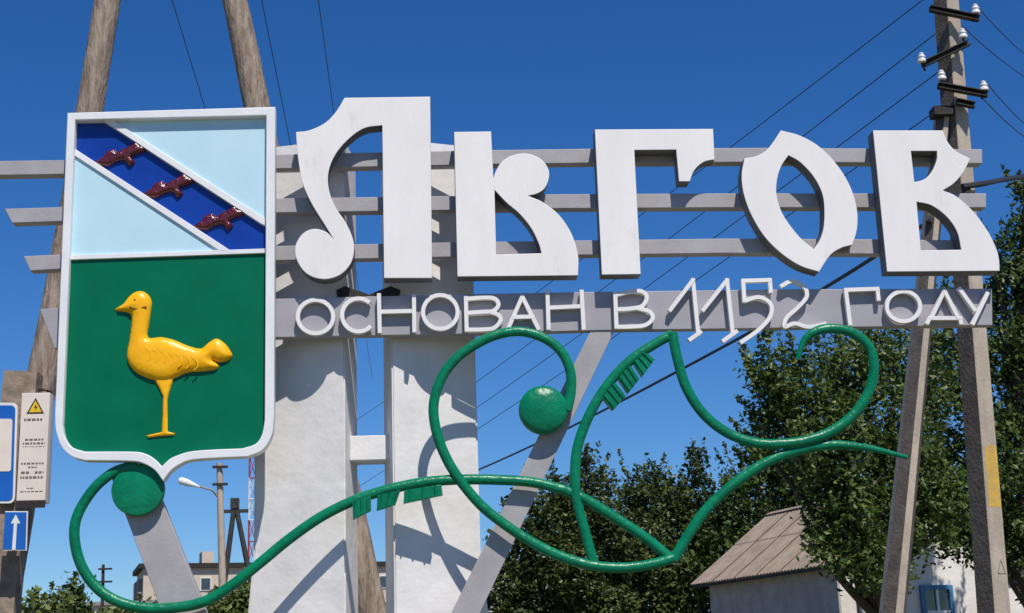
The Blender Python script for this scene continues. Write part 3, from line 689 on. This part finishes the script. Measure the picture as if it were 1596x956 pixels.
# ------------------------------------------------------------------ trees
def leaf_mesh(name, centers, normals, size, aspect=.5, material=None, parent=None):
    n = len(centers)
    a = rng.normal(size=(n, 3)); a -= (a*normals).sum(1)[:, None]*normals; a /= np.linalg.norm(a, axis=1)[:, None] + 1e-9
    b = np.cross(normals, a); s = size * rng.uniform(.45, 1.35, n)[:, None]
    v = np.empty((n, 4, 3)); drop = normals * s * .12
    v[:, 0] = centers - a*s*.5; v[:, 1] = centers + b*s*aspect*.5 - drop; v[:, 2] = centers + a*s*.5; v[:, 3] = centers - b*s*aspect*.5 - drop
    me = bpy.data.meshes.new(name); me.vertices.add(n*4); me.vertices.foreach_set('co', v.reshape(-1))
    base = np.arange(n)*4
    tri = np.stack([base, base+1, base+2, base, base+2, base+3], 1).reshape(-1).astype(np.int32)
    me.loops.add(n*6); me.loops.foreach_set('vertex_index', tri); me.polygons.add(n*2); me.polygons.foreach_set('loop_start', (np.arange(n*2)*3).astype(np.int32)); me.update(); me.validate()
    return link(name, me, material, parent)
def make_tree(name, label, clumps, Y, base_px, lmat, leafsize, dens, cat='tree', group=None, spray=.55, trunk_r=.13, ysq=.8, trunks=1):
    m = mpp(Y); cen = [(P(x, y, Y + dy), r*m) for x, y, r, dy in clumps]
    bp = P(base_px, 950, Y); base = Vector((bp.x, Y, 0))
    root = empty(name, base, label, cat, group)
    parts = []
    low = min(c.z - r*.3 for c, r in cen); hub = Vector((base.x, base.y, max(low*.75, .5)))
    parts.append(tube_data([base + Vector((0,0,-.1)), base.lerp(hub, .5) + Vector((.05,.03,0)), hub], [trunk_r*1.25, trunk_r, trunk_r*.85], 8))
    tips = []
    for c, r in cen:
        mid = hub.lerp(c, .5) + Vector((random.uniform(-.2,.2), random.uniform(-.2,.2), .12*(c-hub).length))
        parts.append(tube_data(cr([hub, mid, c], 4), [trunk_r*.7*(1-.75*k/8) for k in range(9)], 6))
        for k in range(5):
            d = Vector(rng.normal(size=3)); d.normalize(); d.z = abs(d.z)*.6 + .1
            parts.append(tube_data([c - d*.1*r, c + d*r*.5, c + d*r*.95 + Vector((0,0,.05))], [trunk_r*.16, trunk_r*.1, trunk_r*.05], 5))
    V, Fc = join_data(parts); mesh('trunk', V, Fc, M_bark, root, .9)
    Cs, Ns = [], []
    for c, r in cen:
        nt = int(dens * r*r); c_r = max(.25, r*.9)
        for _ in range(nt):
            d = rng.normal(size=3); d /= np.linalg.norm(d)
            # uneven shell: lumps and hollows
            lump = .76 + .32*math.sin(3.1*d[0]+c.x*3) * math.cos(2.7*d[2]+c.z*2) + rng.normal()*.08
            rad = r * lump * (rng.uniform(.25, 1) ** .45)
            p = np.array(c) + d*rad*np.array((1, ysq, 1))
            sd_ = d*.7 + rng.normal(size=3)*.55 + np.array((0,0,.25)); sd_ /= np.linalg.norm(sd_)
            L = min(spray, c_r) * rng.uniform(.45, 1.1); k = int(rng.integers(18, 34))
            t = rng.uniform(0, 1, (k, 1)) ** .8
            q = p + sd_*L*(t - .35) + np.array((0,0,-.15*L))*t*t + rng.normal(size=(k, 3))*leafsize*(1.15 - .5*t)
            nn = rng.normal(size=(k, 3))*.6 + np.array((0,-.2,.7)) + d*.45 + rng.normal(size=3)*.35; nn /= np.linalg.norm(nn, axis=1)[:, None]
            Cs.append(q); Ns.append(nn)
    for c, r in cen:          # long shoots that break the outline
        for _ in range(int(4 + r*5)):
            d = rng.normal(size=3); d[2] = abs(d[2])*.9 + .15; d /= np.linalg.norm(d)
            p = np.array(c) + d*r*.8; L = (.35 + .5*r) * rng.uniform(.5, 1.1); k = int(L/leafsize*7)
            if k < 4: continue
            t = np.linspace(0, 1, k)[:, None]; dd = d*.6 + np.array((0, 0, .6))
            q = p + dd*L*t + rng.normal(size=(k, 3))*leafsize*.5*(1.15 - t)
            nn = rng.normal(size=(k, 3)) + np.array((0,-.2,.4)); nn /= np.linalg.norm(nn, axis=1)[:, None]
            Cs.append(q); Ns.append(nn)
    leaf_mesh('crown', np.concatenate(Cs), np.concatenate(Ns), leafsize, .55, lmat, root)
    return root
G = 'leafy trees behind the sign'
make_tree('broadleaf_tree', 'large leafy green tree between the tendril curl and the slanting prop',
  [(1330,600,72,0),(1264,632,46,-.4),(1395,560,58,.6),(1206,598,38,-.3),(1222,655,36,0),(1300,690,74,-.6),(1385,680,86,0),(1440,620,60,1),(1182,574,24,0),(1195,650,30,0),(1212,620,36,0),(1240,575,26,0),(1330,780,66,-.6),(1400,780,74,0),(1292,812,44,-.4),(1282,858,24,-.6),(1345,850,42,-.5),(1415,850,44,0),(1325,888,28,-.6),(1360,900,26,-.6),(1400,895,26,-.4),(1446,812,50,.2),(1476,772,46,.4),(1380,858,30,-.3),(1296,560,34,.3),(1260,725,36,.4),(1345,548,30,.5),(1450,735,56,.8),(1182,690,22,0),(1460,540,46,1.2)], 12.0, 1385, M_leafA, .108, 150, group=G, spray=.5)
make_tree('broadleaf_tree', 'tall dark leafy tree at the right edge behind the concrete pole',
  [(1585,560,84,0),(1598,430,60,0),(1545,470,40,.4),(1612,350,48,0),(1570,680,84,0),(1500,600,50,.6),(1540,780,74,-.3),(1480,700,44,.5),(1610,800,80,0),(1490,810,52,.2),(1560,860,46,0),(1520,840,40,0),(1548,395,20,0),(1640,640,110,.5),(1470,480,34,1),(1600,300,24,0),(1655,470,80,0)], 14.0, 1610, M_leafB, .112, 145, spray=.55, group=G, trunk_r=.18)
make_tree('broadleaf_tree', 'dark bushy tree behind the pylon foot and slanting strut',
  [(850,800,52,0),(905,790,50,0),(820,860,52,0),(880,880,64,-.5),(800,920,44,0),(900,945,60,0),(950,960,50,0),(930,745,22,0),(860,940,60,0),(945,830,50,0),(790,965,40,0),(920,720,10,0)], 29.0, 860, M_leafC, .16, 95, group=G, spray=.8)
make_tree('broadleaf_tree', 'dark dense tree below the green flower left of the house roof',
  [(1000,800,64,0),(1060,788,40,0),(1080,752,20,0),(1078,725,9,0),(990,880,74,-.6),(1060,860,60,0),(1010,950,70,0),(940,910,60,0),(1075,930,50,0),(1100,880,40,0),(1090,955,44,0),(1020,745,20,0),(1090,715,9,0),(1100,810,48,0)], 31.0, 1020, M_leafC, .16, 95, group=G, spray=.8)
make_tree('broadleaf_tree', 'dark tree just behind the slate roof of the house',
  [(1160,770,46,0),(1200,730,40,0),(1130,830,44,0),(1180,700,20,0),(1240,740,50,.5),(1150,860,44,0),(1110,900,40,0),(1250,800,46,.5),(1210,800,50,1)], 30.0, 1190, M_leafB, .16, 95, group=G, spray=.8)
GB = 'far bushes at the lower left'
make_tree('bush', 'round olive bush at the bottom left corner', [(55,968,30,0),(88,976,22,0),(30,976,20,0)], 42.0, 60, M_leafD, .28, 70, 'bush', GB, .6, .08)
make_tree('bush', 'pale green bush between the round bush and the green ring', [(180,985,30,0),(140,985,22,0),(235,975,26,0)], 46.0, 180, M_leafD, .28, 70, 'bush', GB, .6, .08)
make_tree('bush', 'tall green bush beside the foot of the white pylon', [(380,945,24,0),(396,932,16,0),(355,958,26,0),(330,972,26,0)], 44.0, 370, M_leafD, .28, 70, 'bush', GB, .6, .08)
make_tree('conifer', 'small dark conifer tip beside the green ring', [(115,925,9,0),(115,945,14,0),(115,965,20,0),(115,912,5,0)], 70.0, 115, M_leafB, .35, 50, 'tree', None, .5, .12)

# ------------------------------------------------------------------ far apartment block
DY = 150.0
apt = empty('apartment_block', Vector((P(222, 950, DY).x, DY, 0)), 'distant pale brick apartment block seen behind the left strut', 'building')
K1 = Vector((P(222, 950, DY).x, DY, 0)); az_ = P(222, 879, DY).z; ta = R_(14)
av = Vector((math.cos(ta), math.sin(ta), 0)); au = Vector((-math.sin(ta), math.cos(ta), 0))
AL, AW = 44.0, 11.0
def ap(u, v, z): return K1 + au*u + av*v + Vector((0,0,z))
V = [ap(0,0,0),ap(0,AL,0),ap(AW,AL,0),ap(AW,0,0)] + [ap(0,0,az_-.5),ap(0,AL,az_-.5),ap(AW,AL,az_-.5),ap(AW,0,az_-.5)]
cube = [(0,1,2,3),(4,5,6,7),(0,1,5,4),(1,2,6,5),(2,3,7,6),(3,0,4,7)]
fixn(mesh('wall', V, cube, M_brickpale, apt))
V = [ap(-.5,-.5,az_-.5),ap(-.5,AL+.5,az_-.5),ap(AW+.5,AL+.5,az_-.5),ap(AW+.5,-.5,az_-.5),ap(-.5,-.5,az_),ap(-.5,AL+.5,az_),ap(AW+.5,AL+.5,az_),ap(AW+.5,-.5,az_)]
rf = fixn(mesh('roof', V, cube, M_steel, apt))
ch0 = P(333, 870, DY); 
vch = (ch0 - K1).dot(av)
for vv, ww, hh in ((vch, 1.3, 1.6), (vch-4.5, 3.0, .5)):
    V = [ap(4,vv-ww/2,az_),ap(4,vv+ww/2,az_),ap(7,vv+ww/2,az_),ap(7,vv-ww/2,az_),ap(4,vv-ww/2,az_+hh),ap(4,vv+ww/2,az_+hh),ap(7,vv+ww/2,az_+hh),ap(7,vv-ww/2,az_+hh)]
    o = fixn(mesh('chimney', V, cube, M_brickpale, None)); o.parent = rf
rota = Matrix((av, au, Vector((0,0,1)))).transposed()
for fl in range(5):
    z = az_ - 2.2 - fl*2.8
    if z < 1: continue
    for k in range(11):
        v = 2.6 + k*3.9
        w = box('window', ap(-.02, v, z), 1.15, .2, 1.4, M_signwhite, apt, rota)
        g = box('pane', ap(-.05, v, z), 0.95, .2, 1.2, M_glass, None, rota); g.parent = w
    for uu in (2.2, 6.0, 9.0):
        box('balcony' if uu < 8 else 'window', ap(uu, -.25, z-.3), .5, 2.2, 1.9, M_panelgrey if uu < 8 else M_glass, apt, rota)
low = empty('low_building', P(150, 990, 120), 'low pale flat building behind the bushes at lower left', 'building')
lp = P(150, 944, 120)
box('wall', (lp.x+2.5, 124, lp.z/2), 12, 8, lp.z, M_brickpale, low)
box('roof', (lp.x+2.5, 124, lp.z+.15), 12.6, 8.6, .3, M_panelgrey, low)

# ------------------------------------------------------------------ far poles, lamp, mast
LYd = 44.0
lpz = P(342, 722, LYd); lbz = P(347, 920, LYd)
lamp = empty('street_lamp', Vector((lbz.x, LYd, 0)), 'concrete street lamp pole with curved arm and white lamp head behind the pylon', 'street lamp')
lb0 = toz(lpz, lbz, 0)
tube('pole', [lb0, lpz], [.17, .11], M_conc, lamp, 8)
for py in (728, 755):
    c = P(343, py, LYd-.15); box('crossarm', c, .55, .08, .09, M_steel, lamp)
arm_pts = cr([P(340, 776, LYd), P(331, 765, LYd-.3), P(322, 762, LYd-.6), P(310, 758, LYd-.9)], 5)
tube('arm', arm_pts, .035, M_conc, lamp, 6)
h0, h1 = P(311, 759, LYd-.9), P(278, 748, LYd-1.1)
tube('lamp_head', [h0, h0.lerp(h1, .15), h0.lerp(h1, .6), h0.lerp(h1, .9), h1], [.03, .06, .13, .13, .06], M_white, lamp, 10, .7)
A2 = 62.0
af = empty('timber_pole', P(368, 960, A2), 'dark A shaped timber pole in the distance beside the street lamp', 'pole')
t_ = P(366, 778, A2)
for bx_ in (349, 392): tube('leg', [P(366 + (bx_-366)*-.03, 778, A2), toz(P(366, 778, A2), P(bx_, 910, A2), 0)], [.12, .17], M_darkwood, af, 7)
box('brace', P(366, 797, A2), 1.3, .18, .16, M_darkwood, af); box('cap', P(366, 785, A2), .4, .3, .5, M_darkwood, af)
MY = 230.0
ms = empty('lattice_mast', Vector((P(395, 900, MY).x, MY, 0)), 'thin red and white lattice mast at the left edge of the pylon', 'mast')
mt = P(391, 690, MY).z; mx = P(393, 800, MY).x; seg = 3.4; k = 0; z = 0
while z < mt:
    w0, w1 = .5, .5; parts = []
    cs = [(-1,-1),(1,-1),(1,1),(-1,1)]
    for i in range(4):
        a = Vector((mx+cs[i][0]*w0, MY+cs[i][1]*w0, z)); b = a + Vector((0,0,seg)); c = Vector((mx+cs[(i+1)%4][0]*w0, MY+cs[(i+1)%4][1]*w0, z))
        parts += [tube_data([a, b], .09, 4), tube_data([a, c], .06, 4), tube_data([a, c + Vector((0,0,seg))], .06, 4)]
    V, Fc = join_data(parts); mesh('mast_section', V, Fc, M_redp if (k//2) % 3 != 1 else M_signwhite, ms); z += seg; k += 1
for px, top, Yd, lab in ((161, 880, 90.0, 'thin distant pole above the green ring'), (3, 858, 60.0, 'dark distant utility pole at the lower left edge')):
    fp = empty('utility_pole', Vector((P(px, 956, Yd).x, Yd, 0)), lab, 'pole', 'distant utility poles')
    tp = P(px, top, Yd); tube('shaft', [Vector((P(px, 956, Yd).x, Yd, 0)), tp], [.16, .1], M_darkwood, fp, 6)
    for py in (top+7, top+27): c = P(px+3, py, Yd-.2); box('crossarm', c, .9, .1, .12, M_steel, fp)

# fix parenting of sub-parts (meshes hold world coordinates)
bpy.context.view_layer.update()
for o in list(col.objects):
    if o.type == 'MESH' and o.parent is not None:
        o.matrix_parent_inverse = o.parent.matrix_world.inverted()
        o.matrix_basis = Matrix.Identity(4)
        bpy.context.view_layer.update() if o.parent.parent is None and len(o.children) else None
bpy.context.view_layer.update()
